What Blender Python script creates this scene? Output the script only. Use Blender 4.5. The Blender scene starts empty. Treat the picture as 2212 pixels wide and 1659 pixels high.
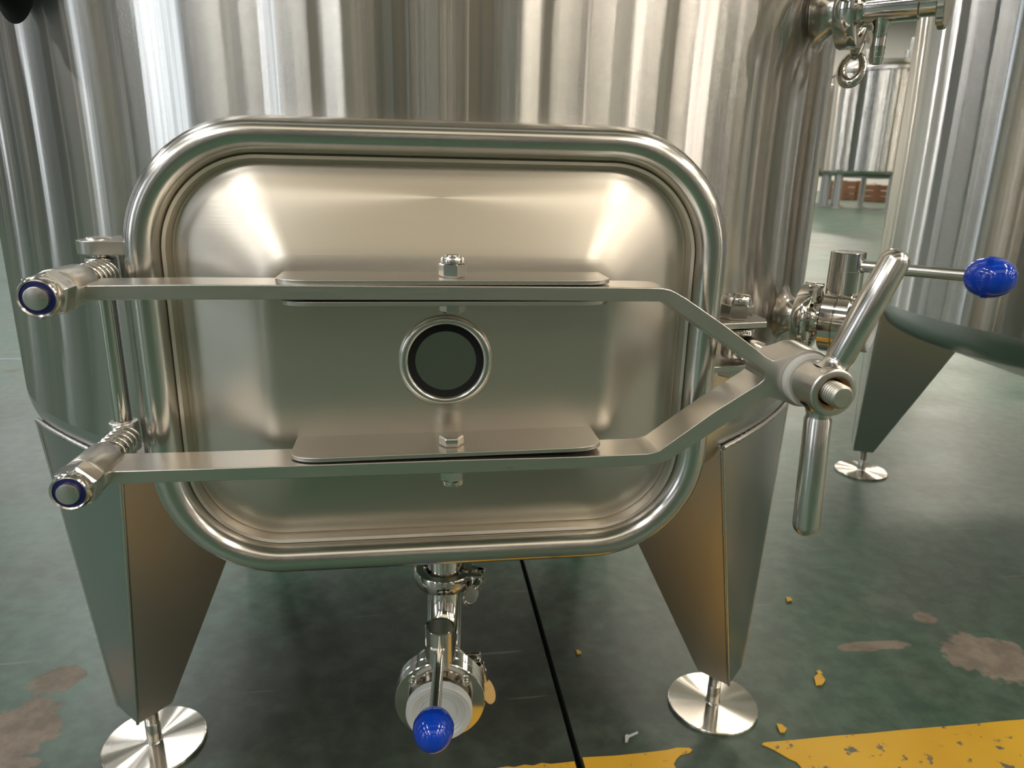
import bpy, bmesh, math, random
from mathutils import Vector, Matrix
random.seed(7)
PI = math.pi
sc = bpy.context.scene
COL = sc.collection

# ------------------------------------------------------------------ camera
F_PX, CX, CY = 1560.0, 1106.0, 829.5
PITCH, ROLL, CAM_H = math.radians(16.5), 0.022, 0.58
fw = Vector((0, math.cos(PITCH), -math.sin(PITCH)))
_up = Vector((0, math.sin(PITCH), math.cos(PITCH)))
_rt = Vector((1, 0, 0))
im_x = _rt * math.cos(ROLL) + _up * math.sin(ROLL)
im_y = _up * math.cos(ROLL) - _rt * math.sin(ROLL)
cam_d = bpy.data.cameras.new('camera')
cam = bpy.data.objects.new('camera', cam_d)
COL.objects.link(cam)
M = Matrix((im_x, im_y, -fw)).transposed().to_4x4()
M.translation = Vector((0, 0, CAM_H))
cam.matrix_world = M
cam_d.sensor_width = 36.0
cam_d.lens = F_PX / 2212.0 * 36.0
cam_d.clip_start = 0.01
cam_d.dof.use_dof = True
cam_d.dof.focus_distance = 0.50
cam_d.dof.aperture_fstop = 16.0
sc.camera = cam

# tank frame: local x = u (right), local -y = s (towards the viewer), z up
YAW = math.radians(8.0)
C0 = Vector((-0.1105, 0.9466, 0.0))
R0 = 0.455

def rayd(x, y):
    return im_x * (x - CX) + im_y * (CY - y) + fw * F_PX

U = Vector((math.cos(YAW), math.sin(YAW), 0))
N = Vector((math.sin(YAW), -math.cos(YAW), 0))

def at(x, y, s):
    """pixel -> (u, z) on the vertical plane s in front of the tank axis"""
    d = rayd(x, y)
    o = Vector((0, 0, CAM_H))
    t = ((C0 + N * s - o).dot(N)) / d.dot(N)
    p = o + d * t
    return ((p - C0).dot(U), p.z)

def on_floor(x, y, z=0.0):
    d = rayd(x, y)
    p = Vector((0, 0, CAM_H)) + d * ((z - CAM_H) / d.z)
    q = p - C0
    return (q.dot(U), -q.dot(N))          # local x, local y

# ------------------------------------------------------------------ world, light, exposure
sc.view_settings.view_transform = 'Standard'
sc.view_settings.look = 'None'
sc.view_settings.exposure = 0.0
sc.view_settings.gamma = 1.0
sc.view_settings.use_curve_mapping = False
sc.cycles.use_denoising = True
sc.cycles.max_bounces = 6
sc.cycles.diffuse_bounces = 3
sc.cycles.adaptive_threshold = 0.035
sc.cycles.glossy_bounces = 5
sc.cycles.sample_clamp_indirect = 6.0
w = bpy.data.worlds.new('hall_world')
sc.world = w
w.use_nodes = True
w.node_tree.nodes['Background'].inputs[0].default_value = (0.75, 0.85, 1.0, 1)
w.node_tree.nodes['Background'].inputs[1].default_value = 0.6

def local_to_world(x, y, z):
    return C0 + U * x - N * y + Vector((0, 0, z))

CEIL = 7.5
LAMP_W = 150.0
def ceiling_lamp(x, y, warm, power=1.0, length=2.4):
    l = bpy.data.lights.new('ceiling_lamp', 'AREA')
    l.shape = 'RECTANGLE'
    l.size, l.size_y = 0.35, length
    l.energy = LAMP_W * power
    l.color = (1.0, 0.91, 0.78) if warm else (0.97, 0.97, 0.96)
    o = bpy.data.objects.new('ceiling_lamp', l)
    COL.objects.link(o)
    o.location = local_to_world(x, y, CEIL - 0.9)
    o.rotation_euler = (0, 0, YAW)
for ix, x in enumerate((-9, -4.5, 4.5, 9, 14, 20)):
    for iy, y in enumerate((-10, -6, -2, 3, 9, 16, 23)):
        ceiling_lamp(x, y, x > 1.0, 3.0 if y > 20 else (1.3 if y > 8 else .9))

# ------------------------------------------------------------------ material helpers
def newmat(name):
    m = bpy.data.materials.new(name)
    m.use_nodes = True
    nt = m.node_tree
    return m, nt, nt.nodes['Principled BSDF']

def node(nt, t, **kw):
    n = nt.nodes.new(t)
    for k, v in kw.items():
        setattr(n, k, v)
    return n

def coords(nt, scale, out='Object'):
    tc = node(nt, 'ShaderNodeTexCoord')
    mp = node(nt, 'ShaderNodeMapping')
    mp.inputs['Scale'].default_value = scale
    nt.links.new(tc.outputs[out], mp.inputs['Vector'])
    return mp.outputs['Vector']

def ramp(nt, fac, stops):
    r = node(nt, 'ShaderNodeValToRGB')
    els = r.color_ramp.elements
    els[0].position, els[0].color = stops[0][0], stops[0][1]
    els[1].position, els[1].color = stops[-1][0], stops[-1][1]
    for p, c in stops[1:-1]:
        e = els.new(p)
        e.color = c
    nt.links.new(fac, r.inputs[0])
    return r.outputs[0]

def noise(nt, vec, scale, detail=3, rough=.5):
    n = node(nt, 'ShaderNodeTexNoise')
    n.inputs['Scale'].default_value = scale
    n.inputs['Detail'].default_value = detail
    n.inputs['Roughness'].default_value = rough
    if vec:
        nt.links.new(vec, n.inputs['Vector'])
    return n.outputs['Fac']

def g(v, a=1.0):
    return (v, v, v, a)

def steel(name, col=(.64, .62, .59), rough=.25, aniso=0.0, grain=(0, 0, 0), bump=0.0, rvar=.06, waves=0.0):
    """stainless steel; grain = scale of the brushing noise in object space"""
    m, nt, b = newmat(name)
    b.inputs['Metallic'].default_value = 1.0
    b.inputs['Base Color'].default_value = (*col, 1)
    b.inputs['Roughness'].default_value = rough
    if aniso:
        b.inputs['Anisotropic'].default_value = aniso
        b.inputs['Anisotropic Rotation'].default_value = 0.25
        t = node(nt, 'ShaderNodeTangent', direction_type='RADIAL', axis='Z')
        nt.links.new(t.outputs[0], b.inputs['Tangent'])
    if any(grain):
        v = coords(nt, grain)
        f = noise(nt, v, 1.0, 4, .6)
        mr = node(nt, 'ShaderNodeMapRange')
        mr.inputs['To Min'].default_value = rough - rvar
        mr.inputs['To Max'].default_value = rough + rvar
        nt.links.new(f, mr.inputs['Value'])
        nt.links.new(mr.outputs[0], b.inputs['Roughness'])
        if bump:
            bp = node(nt, 'ShaderNodeBump')
            bp.inputs['Strength'].default_value = bump
            bp.inputs['Distance'].default_value = 0.0006
            nt.links.new(f, bp.inputs['Height'])
            nt.links.new(bp.outputs[0], b.inputs['Normal'])
    return m

def shell_steel(name, col=(.66, .635, .60), sharp=.135, spread=.90, wave=.16):
    """brushed shell: reflections stay crisp round the girth and smear along the height"""
    m, nt, b = newmat(name)
    b.inputs['Metallic'].default_value = 1.0
    b.inputs['Base Color'].default_value = (*col, 1)
    b.inputs['Roughness'].default_value = .34
    t = node(nt, 'ShaderNodeTangent', direction_type='RADIAL', axis='Z')
    gl = node(nt, 'ShaderNodeBsdfAnisotropic')
    gl.distribution = 'GGX'
    gl.inputs['Color'].default_value = (*col, 1)
    gl.inputs['Roughness'].default_value = sharp
    gl.inputs['Anisotropy'].default_value = spread
    nt.links.new(t.outputs[0], gl.inputs['Tangent'])
    # faint rolling waviness of the sheet, running up and down, plus fine brushing
    v2 = coords(nt, (48, 48, 0.05))
    f2 = noise(nt, v2, 1.0, 3, .6)
    b2 = node(nt, 'ShaderNodeBump')
    b2.inputs['Strength'].default_value = wave
    b2.inputs['Distance'].default_value = 0.0006
    nt.links.new(f2, b2.inputs['Height'])
    nt.links.new(b2.outputs[0], gl.inputs['Normal'])
    v1 = coords(nt, (14, 14, 1500))
    f1 = noise(nt, v1, 1.0, 2)
    mr = node(nt, 'ShaderNodeMapRange')
    mr.inputs['To Min'].default_value = .90
    mr.inputs['To Max'].default_value = .985
    nt.links.new(f1, mr.inputs['Value'])
    mx = node(nt, 'ShaderNodeMixShader')
    nt.links.new(mr.outputs[0], mx.inputs[0])
    nt.links.new(b.outputs[0], mx.inputs[1])
    nt.links.new(gl.outputs[0], mx.inputs[2])
    nt.links.new(mx.outputs[0], nt.nodes['Material Output'].inputs['Surface'])
    return m

MAT = {}
MAT['shell'] = shell_steel('brushed_shell_steel')
MAT['dish'] = steel('satin_dish_steel', (.60, .60, .59), .30, .5)
MAT['door'] = steel('brushed_door_steel', (.65, .60, .525), .31, .45, (14, 14, 900), .05, .03)
MAT['rim'] = steel('satin_rim_steel', (.67, .645, .60), .20, 0, (60, 60, 60), .0, .04)
MAT['bar'] = steel('brushed_bar_steel', (.66, .63, .58), .30, 0, (18, 700, 700), .06, .06)
MAT['plate'] = steel('matt_plate_steel', (.60, .57, .52), .34, 0, (30, 500, 500), .03, .05)
MAT['polish'] = steel('polished_steel', (.70, .67, .62), .09)
MAT['cast'] = steel('cast_steel', (.66, .63, .585), .29, 0, (160, 160, 160), .03, .05)
MAT['port_disc'] = steel('port_disc_steel', (.36, .34, .31), .16)
MAT['nut'] = steel('nut_steel', (.70, .675, .63), .16)
MAT['dull'] = steel('dull_stud_steel', (.55, .53, .46), .42, 0, (300, 300, 300), .2, .1)
MAT['leg'] = steel('satin_leg_steel', (.58, .575, .57), .30, 0, (30, 30, 6), .0, .05)
MAT['far_shell'] = shell_steel('far_shell_steel', wave=.20)
MAT['weld'] = steel('weld_steel', (.70, .68, .64), .33)

MAT['pad'] = shell_steel('turned_pad_steel', (.72, .68, .61), .22, .80, 0.0)

def side_plate_mat():
    """leg side plate: satin steel with heat tint along the outer edge"""
    m, nt, b = newmat('heat_tinted_leg_steel')
    b.inputs['Metallic'].default_value = 1.0
    v = coords(nt, (7, 7, 4))
    f = noise(nt, v, 1.0, 3)
    c = ramp(nt, f, [(.30, (.70, .66, .61, 1)), (.55, (.68, .62, .54, 1)), (.72, (.66, .56, .43, 1))])
    nt.links.new(c, b.inputs['Base Color'])
    b.inputs['Roughness'].default_value = .40
    return m
MAT['leg_side'] = side_plate_mat()

def rusty_ring():
    m, nt, b = newmat('cast_hub_face')
    b.inputs['Metallic'].default_value = .7
    v = coords(nt, (120, 120, 120))
    f = noise(nt, v, 1.0, 3)
    c = ramp(nt, f, [(.35, (.30, .16, .05, 1)), (.65, (.48, .30, .12, 1))])
    nt.links.new(c, b.inputs['Base Color'])
    b.inputs['Roughness'].default_value = .6
    return m
MAT['rust'] = rusty_ring()

def plain(name, col, rough=.4, metal=0, trans=0, spec=.5, coat=0, sss=0):
    m, nt, b = newmat(name)
    b.inputs['Base Color'].default_value = (*col, 1)
    b.inputs['Roughness'].default_value = rough
    b.inputs['Metallic'].default_value = metal
    b.inputs['Transmission Weight'].default_value = trans
    b.inputs['Specular IOR Level'].default_value = spec
    b.inputs['Coat Weight'].default_value = coat
    if sss:
        b.inputs['Subsurface Weight'].default_value = sss
        b.inputs['Subsurface Radius'].default_value = (.004, .004, .004)
    return m
MAT['blue'] = plain('blue_knob_plastic', (.002, .045, .43), .10, coat=.3)
MAT['nylon'] = plain('blue_nylon', (.008, .012, .11), .35)
MAT['white_nylon'] = plain('white_nylon', (.62, .60, .56), .45)
MAT['cap'] = plain('milky_plastic', (.66, .68, .68), .35, trans=.25, sss=.2)
MAT['black'] = plain('rubber_and_shade_black', (.010, .010, .010), .7, spec=.2)  # rubber, plus dark reflection and gap shade painted on port and stem
MAT['dark'] = plain('dark_gap', (.012, .013, .012), .8)
MAT['thread_dark'] = steel('thread_steel', (.55, .52, .47), .22)

# ------------------------------------------------------------------ mesh builder
class MB:
    def __init__(self):
        self.v, self.f, self.m = [], [], []

    def add(self, verts, faces, mi=0):
        o = len(self.v)
        self.v += [tuple(p) for p in verts]
        self.f += [tuple(i + o for i in fc) for fc in faces]
        self.m += [mi] * len(faces)
        return self

    def lathe(self, prof, origin=(0, 0, 0), axis=(0, 0, 1), seg=40, a0=0.0, a1=2 * PI, mi=0, closed=False, caps=True):
        """prof: list of (radius, height along axis)"""
        ax = Vector(axis).normalized()
        ref = Vector((0, 0, 1)) if abs(ax.z) < .9 else Vector((1, 0, 0))
        e1 = ref.cross(ax).normalized()
        e2 = ax.cross(e1)
        o = Vector(origin)
        full = abs(a1 - a0 - 2 * PI) < 1e-6
        n = seg if full else seg + 1
        verts, faces = [], []
        k = len(prof)
        for i in range(n):
            a = a0 + (a1 - a0) * i / seg
            d = e1 * math.cos(a) + e2 * math.sin(a)
            for r, h in prof:
                verts.append(o + d * r + ax * h)
        for i in range(seg):
            j = (i + 1) % n
            rng = range(k) if closed else range(k - 1)
            for t in rng:
                t2 = (t + 1) % k
                q = (i * k + t, j * k + t, j * k + t2, i * k + t2)
                q2 = []
                for x in q:
                    if not any((verts[x] - verts[y]).length < 1e-9 for y in q2):
                        q2.append(x)
                if len(q2) >= 3:
                    faces.append(tuple(q2))
        if not full and closed and caps:
            faces.append(tuple(range(k)))
            faces.append(tuple((n - 1) * k + t for t in reversed(range(k))))
        return self.add(verts, faces, mi)

    def cyl(self, p0, p1, r0, r1=None, seg=24, bev=0.0, mi=0):
        p0, p1 = Vector(p0), Vector(p1)
        r1 = r0 if r1 is None else r1
        L = (p1 - p0).length
        if bev:
            pr = [(0, 0), (r0 - bev, 0), (r0 - bev * .3, bev * .3), (r0, bev), (r1, L - bev), (r1 - bev * .3, L - bev * .3), (r1 - bev, L), (0, L)]
        else:
            pr = [(0, 0), (r0, 0), (r1, L), (0, L)]
        return self.lathe(pr, p0, p1 - p0, seg, mi=mi)

    def prism(self, poly, fn, d0, d1, mi=0):
        """poly: 2-D outline; fn(a, b, d) -> point; extruded from d0 to d1"""
        k = len(poly)
        verts = [fn(a, b, d0) for a, b in poly] + [fn(a, b, d1) for a, b in poly]
        faces = [tuple(range(k)), tuple(reversed(range(k, 2 * k)))]
        faces += [(i, i + k, (i + 1) % k + k, (i + 1) % k) for i in range(k)]
        return self.add(verts, faces, mi)

    def box(self, lo, hi, mi=0):
        x0, y0, z0 = lo
        x1, y1, z1 = hi
        v = [(x0, y0, z0), (x1, y0, z0), (x1, y1, z0), (x0, y1, z0), (x0, y0, z1), (x1, y0, z1), (x1, y1, z1), (x0, y1, z1)]
        return self.add(v, [(0, 3, 2, 1), (4, 5, 6, 7), (0, 1, 5, 4), (1, 2, 6, 5), (2, 3, 7, 6), (3, 0, 4, 7)], mi)

    def tube(self, path, r, seg=10, closed=False, caps=True, mi=0):
        pts = [Vector(p) for p in path]
        n = len(pts)
        rr = r if isinstance(r, (list, tuple)) else [r] * n
        tang = []
        for i in range(n):
            a = pts[(i - 1) % n] if (closed or i > 0) else pts[i]
            b = pts[(i + 1) % n] if (closed or i < n - 1) else pts[i]
            tang.append((b - a).normalized())
        t0 = tang[0]
        ref = Vector((0, 0, 1)) if abs(t0.z) < .9 else Vector((1, 0, 0))
        e1 = (ref - t0 * ref.dot(t0)).normalized()
        verts, faces = [], []
        for i in range(n):
            t = tang[i]
            e1 = (e1 - t * e1.dot(t)).normalized()
            e2 = t.cross(e1)
            for k in range(seg):
                a = 2 * PI * k / seg
                verts.append(pts[i] + (e1 * math.cos(a) + e2 * math.sin(a)) * rr[i])
        m = n if closed else n - 1
        for i in range(m):
            j = (i + 1) % n
            for k in range(seg):
                k2 = (k + 1) % seg
                faces.append((i * seg + k, i * seg + k2, j * seg + k2, j * seg + k))
        if not closed and caps:
            faces.append(tuple(reversed(range(seg))))
            faces.append(tuple((n - 1) * seg + k for k in range(seg)))
        return self.add(verts, faces, mi)

    def hexnut(self, p0, p1, af, hole=0.0, rot=0.0, mi=0):
        """hexagon prism with chamfered ends between p0 and p1"""
        p0, p1 = Vector(p0), Vector(p1)
        ax = (p1 - p0)
        L = ax.length
        ax.normalize()
        ref = Vector((0, 0, 1)) if abs(ax.z) < .9 else Vector((1, 0, 0))
        e1 = ref.cross(ax).normalized()
        e2 = ax.cross(e1)
        rc = af / math.sqrt(3)
        c = af * .07
        rows = []
        for h, k in ((0, .90), (c, 1.0), (L - c, 1.0), (L, .90)):
            rows.append([p0 + ax * h + (e1 * math.cos(rot + PI / 3 * i) + e2 * math.sin(rot + PI / 3 * i)) * rc * k for i in range(6)])
        verts = [q for r in rows for q in r]
        faces = []
        for r in range(3):
            for i in range(6):
                j = (i + 1) % 6
                faces.append((r * 6 + i, r * 6 + j, r * 6 + 6 + j, r * 6 + 6 + i))
        faces.append(tuple(reversed(range(6))))
        faces.append(tuple(18 + i for i in range(6)))
        return self.add(verts, faces, mi)

    def build(self, name, mats, parent=None, angle=35, bevel=0.0, seg=2, loc=None, fix=True):
        me = bpy.data.meshes.new(name)
        me.from_pydata(self.v, [], self.f)
        ml = mats if isinstance(mats, (list, tuple)) else [mats]
        for m in ml:
            me.materials.append(MAT[m] if isinstance(m, str) else m)
        me.polygons.foreach_set('material_index', self.m)
        if fix:
            bm = bmesh.new()
            bm.from_mesh(me)
            bmesh.ops.remove_doubles(bm, verts=bm.verts, dist=1e-7)
            bmesh.ops.recalc_face_normals(bm, faces=bm.faces)
            bm.to_mesh(me)
            bm.free()
        me.polygons.foreach_set('use_smooth', [True] * len(me.polygons))
        me.set_sharp_from_angle(angle=math.radians(angle))
        o = bpy.data.objects.new(name, me)
        COL.objects.link(o)
        if parent is not None:
            o.parent = parent
        if loc is not None:
            o.location = loc
        if bevel:
            bv = o.modifiers.new('bevel', 'BEVEL')
            bv.width = bevel
            bv.segments = seg
            bv.limit_method = 'ANGLE'
            bv.angle_limit = math.radians(40)
            bv.harden_normals = True
        return o

def thing(name, label, cat, loc=(0, 0, 0), rz=0.0, group=None):
    o = bpy.data.objects.new(name, None)
    o.empty_display_size = .05
    COL.objects.link(o)
    o.location = loc
    o.rotation_euler = (0, 0, rz)
    tag(o, label, cat, group)
    return o

def tag(o, label, cat, group=None):
    o['label'] = label
    o['category'] = cat
    if group:
        o['group'] = group
    return o

def struct(o):
    o['kind'] = 'structure'
    return o

def place(o):
    """hall things live in the tank's yawed frame"""
    o.location = C0
    o.rotation_euler = (0, 0, YAW)
    return o

# ------------------------------------------------------------------ hall
X0, X1, Y0, Y1 = -13.0, 27.0, -13.0, 29.0

PATCHES = ((125, 1468, .034, .022), (40, 1580, .045, .045), (20, 1650, .03, .01), (1998, 1336, .016, .014), (2135, 1420, .055, .050), (1880, 1395, .055, .010), (1480, 1345, .02, .012))

def floor_mat():
    m, nt, b = newmat('worn_green_epoxy')
    v = coords(nt, (1, 1, 1))
    big = noise(nt, v, .9, 4, .55)
    med = noise(nt, v, 4.2, 6, .62)
    fine = noise(nt, v, 34, 5, .65)
    base = ramp(nt, med, [(.30, (.024, .090, .050, 1)), (.50, (.044, .110, .070, 1)), (.70, (.082, .118, .086, 1))])
    dirt = ramp(nt, big, [(.38, g(0)), (.66, g(1))])
    mx = node(nt, 'ShaderNodeMix', data_type='RGBA')
    nt.links.new(base, mx.inputs[6])
    mx.inputs[7].default_value = (.085, .088, .075, 1)
    mm = node(nt, 'ShaderNodeMath', operation='MULTIPLY')
    nt.links.new(dirt, mm.inputs[0])
    mm.inputs[1].default_value = .65
    nt.links.new(mm.outputs[0], mx.inputs[0])
    # bare concrete patches where the coating has come off
    wv = node(nt, 'ShaderNodeVectorMath', operation='ADD')
    nt.links.new(v, wv.inputs[0])
    wv.inputs[1].default_value = (3.1, 1.7, 0)
    p1 = noise(nt, wv.outputs[0], 3.3, 4, .55)
    rnd = ramp(nt, p1, [(.70, g(0)), (.715, g(1))])
    sep = node(nt, 'ShaderNodeSeparateXYZ')
    nt.links.new(v, sep.inputs[0])
    wob = noise(nt, v, 26, 4, .6)
    def math_(op, a, b_=None):
        n_ = node(nt, 'ShaderNodeMath', operation=op)
        for k_, q_ in enumerate((a, b_)):
            if q_ is None:
                continue
            if isinstance(q_, (int, float)):
                n_.inputs[k_].default_value = q_
            else:
                nt.links.new(q_, n_.inputs[k_])
        return n_.outputs[0]
    def blot(cx, cy, rx, ry, amp=1.6):
        dx = math_('DIVIDE', math_('SUBTRACT', sep.outputs[0], cx), rx)
        dy = math_('DIVIDE', math_('SUBTRACT', sep.outputs[1], cy), ry)
        d2 = math_('SQRT', math_('ADD', math_('MULTIPLY', dx, dx), math_('MULTIPLY', dy, dy)))
        return math_('ADD', d2, math_('MULTIPLY', math_('SUBTRACT', wob, .5), amp))
    d_all = None
    for px_, py_, rx, ry in PATCHES:
        cx, cy = on_floor(px_, py_)
        d_ = blot(cx, cy, rx, ry)
        d_all = d_ if d_all is None else math_('MINIMUM', d_all, d_)
    fixed = ramp(nt, d_all, [(.88, g(1)), (1.0, g(0))])
    pm = node(nt, 'ShaderNodeMath', operation='MAXIMUM')
    nt.links.new(rnd, pm.inputs[0])
    nt.links.new(fixed, pm.inputs[1])
    patch = pm.outputs[0]
    # oily grime trodden in around the drain
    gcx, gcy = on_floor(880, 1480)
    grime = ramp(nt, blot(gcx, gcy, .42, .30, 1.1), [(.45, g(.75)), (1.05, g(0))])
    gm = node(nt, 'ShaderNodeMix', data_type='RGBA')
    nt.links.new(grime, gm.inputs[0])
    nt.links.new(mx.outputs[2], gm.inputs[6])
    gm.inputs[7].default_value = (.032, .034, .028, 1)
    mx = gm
    mx2 = node(nt, 'ShaderNodeMix', data_type='RGBA')
    nt.links.new(mx.outputs[2], mx2.inputs[6])
    mx2.inputs[7].default_value = (.20, .165, .13, 1)
    nt.links.new(patch, mx2.inputs[0])
    # fine speckle
    sp = ramp(nt, fine, [(.40, g(.72)), (.62, g(1.18))])
    mx3 = node(nt, 'ShaderNodeMix', data_type='RGBA', blend_type='MULTIPLY')
    mx3.inputs[0].default_value = .8
    nt.links.new(mx2.outputs[2], mx3.inputs[6])
    nt.links.new(sp, mx3.inputs[7])
    # scratches
    vs = coords(nt, (3, 60, 1))
    s1 = noise(nt, vs, 1.2, 2, .4)
    scr = ramp(nt, s1, [(.700, g(0)), (.715, g(1))])
    mx4 = node(nt, 'ShaderNodeMix', data_type='RGBA')
    nt.links.new(mx3.outputs[2], mx4.inputs[6])
    mx4.inputs[7].default_value = (.16, .18, .16, 1)
    sm = node(nt, 'ShaderNodeMath', operation='MULTIPLY')
    nt.links.new(scr, sm.inputs[0])
    sm.inputs[1].default_value = .5
    nt.links.new(sm.outputs[0], mx4.inputs[0])
    nt.links.new(mx4.outputs[2], b.inputs['Base Color'])
    rr = ramp(nt, med, [(.3, g(.30)), (.7, g(.40))])
    rx = node(nt, 'ShaderNodeMix', data_type='RGBA')
    nt.links.new(rr, rx.inputs[6])
    rx.inputs[7].default_value = g(.75)
    nt.links.new(patch, rx.inputs[0])
    nt.links.new(rx.outputs[2], b.inputs['Roughness'])
    bp = node(nt, 'ShaderNodeBump')
    bp.inputs['Strength'].default_value = .12
    bp.inputs['Distance'].default_value = .002
    nt.links.new(med, bp.inputs['Height'])
    nt.links.new(bp.outputs[0], b.inputs['Normal'])
    b.inputs['Specular IOR Level'].default_value = .32
    return m
MAT['floor'] = floor_mat()

def yellow_mat():
    m, nt, b = newmat('worn_yellow_paint')
    v = coords(nt, (1, 1, 1))
    f = noise(nt, v, 55, 5, .6)
    f2 = noise(nt, v, 9, 3)
    c = ramp(nt, f2, [(.3, (.56, .30, .010, 1)), (.7, (.62, .36, .022, 1))])
    k = ramp(nt, f, [(.365, g(1)), (.40, g(0))])
    mx = node(nt, 'ShaderNodeMix', data_type='RGBA')
    nt.links.new(c, mx.inputs[6])
    mx.inputs[7].default_value = (.12, .11, .08, 1)
    nt.links.new(k, mx.inputs[0])
    nt.links.new(mx.outputs[2], b.inputs['Base Color'])
    b.inputs['Roughness'].default_value = .5
    return m
MAT['yellow'] = yellow_mat()

def wall_mat(name, col, added_ribs=0.0):
    m, nt, b = newmat(name)
    v = coords(nt, (1, 1, 1))
    f = noise(nt, v, .6, 4)
    c = ramp(nt, f, [(.3, (col[0] * .85, col[1] * .85, col[2] * .85, 1)), (.7, (*col, 1))])
    nt.links.new(c, b.inputs['Base Color'])
    b.inputs['Roughness'].default_value = .6
    return m
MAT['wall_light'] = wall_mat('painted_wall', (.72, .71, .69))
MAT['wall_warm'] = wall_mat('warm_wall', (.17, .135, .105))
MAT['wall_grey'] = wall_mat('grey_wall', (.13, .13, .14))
MAT['wall_white'] = wall_mat('white_sheet', (.75, .73, .70))
MAT['roof'] = wall_mat('roof_sheet', (.50, .44, .36))
MAT['column'] = wall_mat('column_paint', (.10, .11, .12))

def emit(name, col, strength):
    m, nt, b = newmat(name)
    b.inputs['Base Color'].default_value = (.1, .1, .1, 1)
    b.inputs['Emission Color'].default_value = (*col, 1)
    b.inputs['Emission Strength'].default_value = strength
    return m
MAT['day'] = emit('daylight_pane', (.84, .92, 1.0), 3.2)
MAT['day_warm'] = emit('low_daylight_pane', (1.0, .90, .80), 4.0)

# floor with two saw-cut joints: one along the depth (x = 0.1375), one across (y = 1.348)
JX, JW = 0.1372, 0.0033
JY, JV = 1.348, 0.003
fl = MB()
xs = [X0, JX - JW, JX + JW, X1]
ys = [Y0, JY - JV, JY + JV, Y1]
for i in (0, 2):
    for j in (0, 2):
        fl.add([(xs[i], ys[j], 0), (xs[i + 1], ys[j], 0), (xs[i + 1], ys[j + 1], 0), (xs[i], ys[j + 1], 0)], [(0, 1, 2, 3)])
D = -.009
fl.add([(xs[1], Y0, 0), (xs[1], Y1, 0), (xs[1], Y1, D), (xs[1], Y0, D)], [(0, 1, 2, 3)], 1)
fl.add([(xs[2], Y0, 0), (xs[2], Y1, 0), (xs[2], Y1, D), (xs[2], Y0, D)], [(3, 2, 1, 0)], 1)
fl.add([(xs[1], Y0, D), (xs[2], Y0, D), (xs[2], Y1, D), (xs[1], Y1, D)], [(0, 1, 2, 3)], 1)
fl.add([(X0, ys[1], D), (X1, ys[1], D), (X1, ys[2], D), (X0, ys[2], D)], [(0, 1, 2, 3)], 1)
struct(place(fl.build('floor', ['floor', 'dark'], fix=False)))

# walls, ceiling
def wall(name, mb, mat):
    return struct(place(mb.build(name, mat, fix=False)))
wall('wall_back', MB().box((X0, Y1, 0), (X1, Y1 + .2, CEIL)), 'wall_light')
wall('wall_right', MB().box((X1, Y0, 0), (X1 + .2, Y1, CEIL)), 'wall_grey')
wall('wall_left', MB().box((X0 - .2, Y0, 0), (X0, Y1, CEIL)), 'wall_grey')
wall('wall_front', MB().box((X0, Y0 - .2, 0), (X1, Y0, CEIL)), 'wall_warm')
wall('ceiling', MB().box((X0, Y0, CEIL), (X1, Y1, CEIL + .2)), 'roof')

wn = [0]
def window(plane, a0, a1, z0, z1, mat, bars=2):
    """tall window in a wall: pane, frame, mullions"""
    wn[0] += 1
    t = .12
    def q(a, z, d):
        if plane == 'front':
            return (a, Y0 + d, z)
        if plane == 'left':
            return (X0 + d, a, z)
        if plane == 'right':
            return (X1 - d, a, z)
        return (a, Y1 - d, z)
    mb = MB()
    def bx(aa, ab, za, zb, d0, d1, mi):
        p, r = q(aa, za, d0), q(ab, zb, d1)
        lo = tuple(min(p[k], r[k]) for k in range(3))
        hi = tuple(max(p[k], r[k]) for k in range(3))
        mb.box(lo, hi, mi)
    bx(a0, a1, z0, z1, .01, .03, 0)
    for aa in [a0, a1] + [a0 + (a1 - a0) * (k + 1) / (bars + 1) for k in range(bars)]:
        bx(aa - .04, aa + .04, z0, z1, .02, .08, 1)
    for zz in (z0, (z0 + z1) / 2, z1):
        bx(a0 - .04, a1 + .04, zz - .04, zz + .04, .02, .08, 1)
    o = mb.build('window_%d' % wn[0], [mat, 'column'], fix=False)
    struct(place(o))
for a0, a1, b in ((-8.3, -5.2, 5), (-1.35, -.85, 0), (3.0, 3.5, 0), (8, 9.2, 1)):
    window('left', a0, a1, .6, 5.8, 'day', b)
for a0, a1, b in ((-10.4, -9.0, 3), (-6.0, -5.45, 1)):
    window('front', a0, a1, .8, 5.8, 'day', b)
for a0, a1, b in ((9.3, 9.75, 0), (14.3, 15.6, 2), (20.0, 20.5, 0)):
    window('front', a0, a1, .8, 5.8, 'day_warm', b)
for a0, a1, b in ((-12.2, -9.0, 4), (-1.2, -.6, 0), (6.5, 7.6, 1), (12, 13.5, 2), (20, 22, 2)):
    window('right', a0, a1, .9, 5.8, 'day_warm', b)

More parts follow.
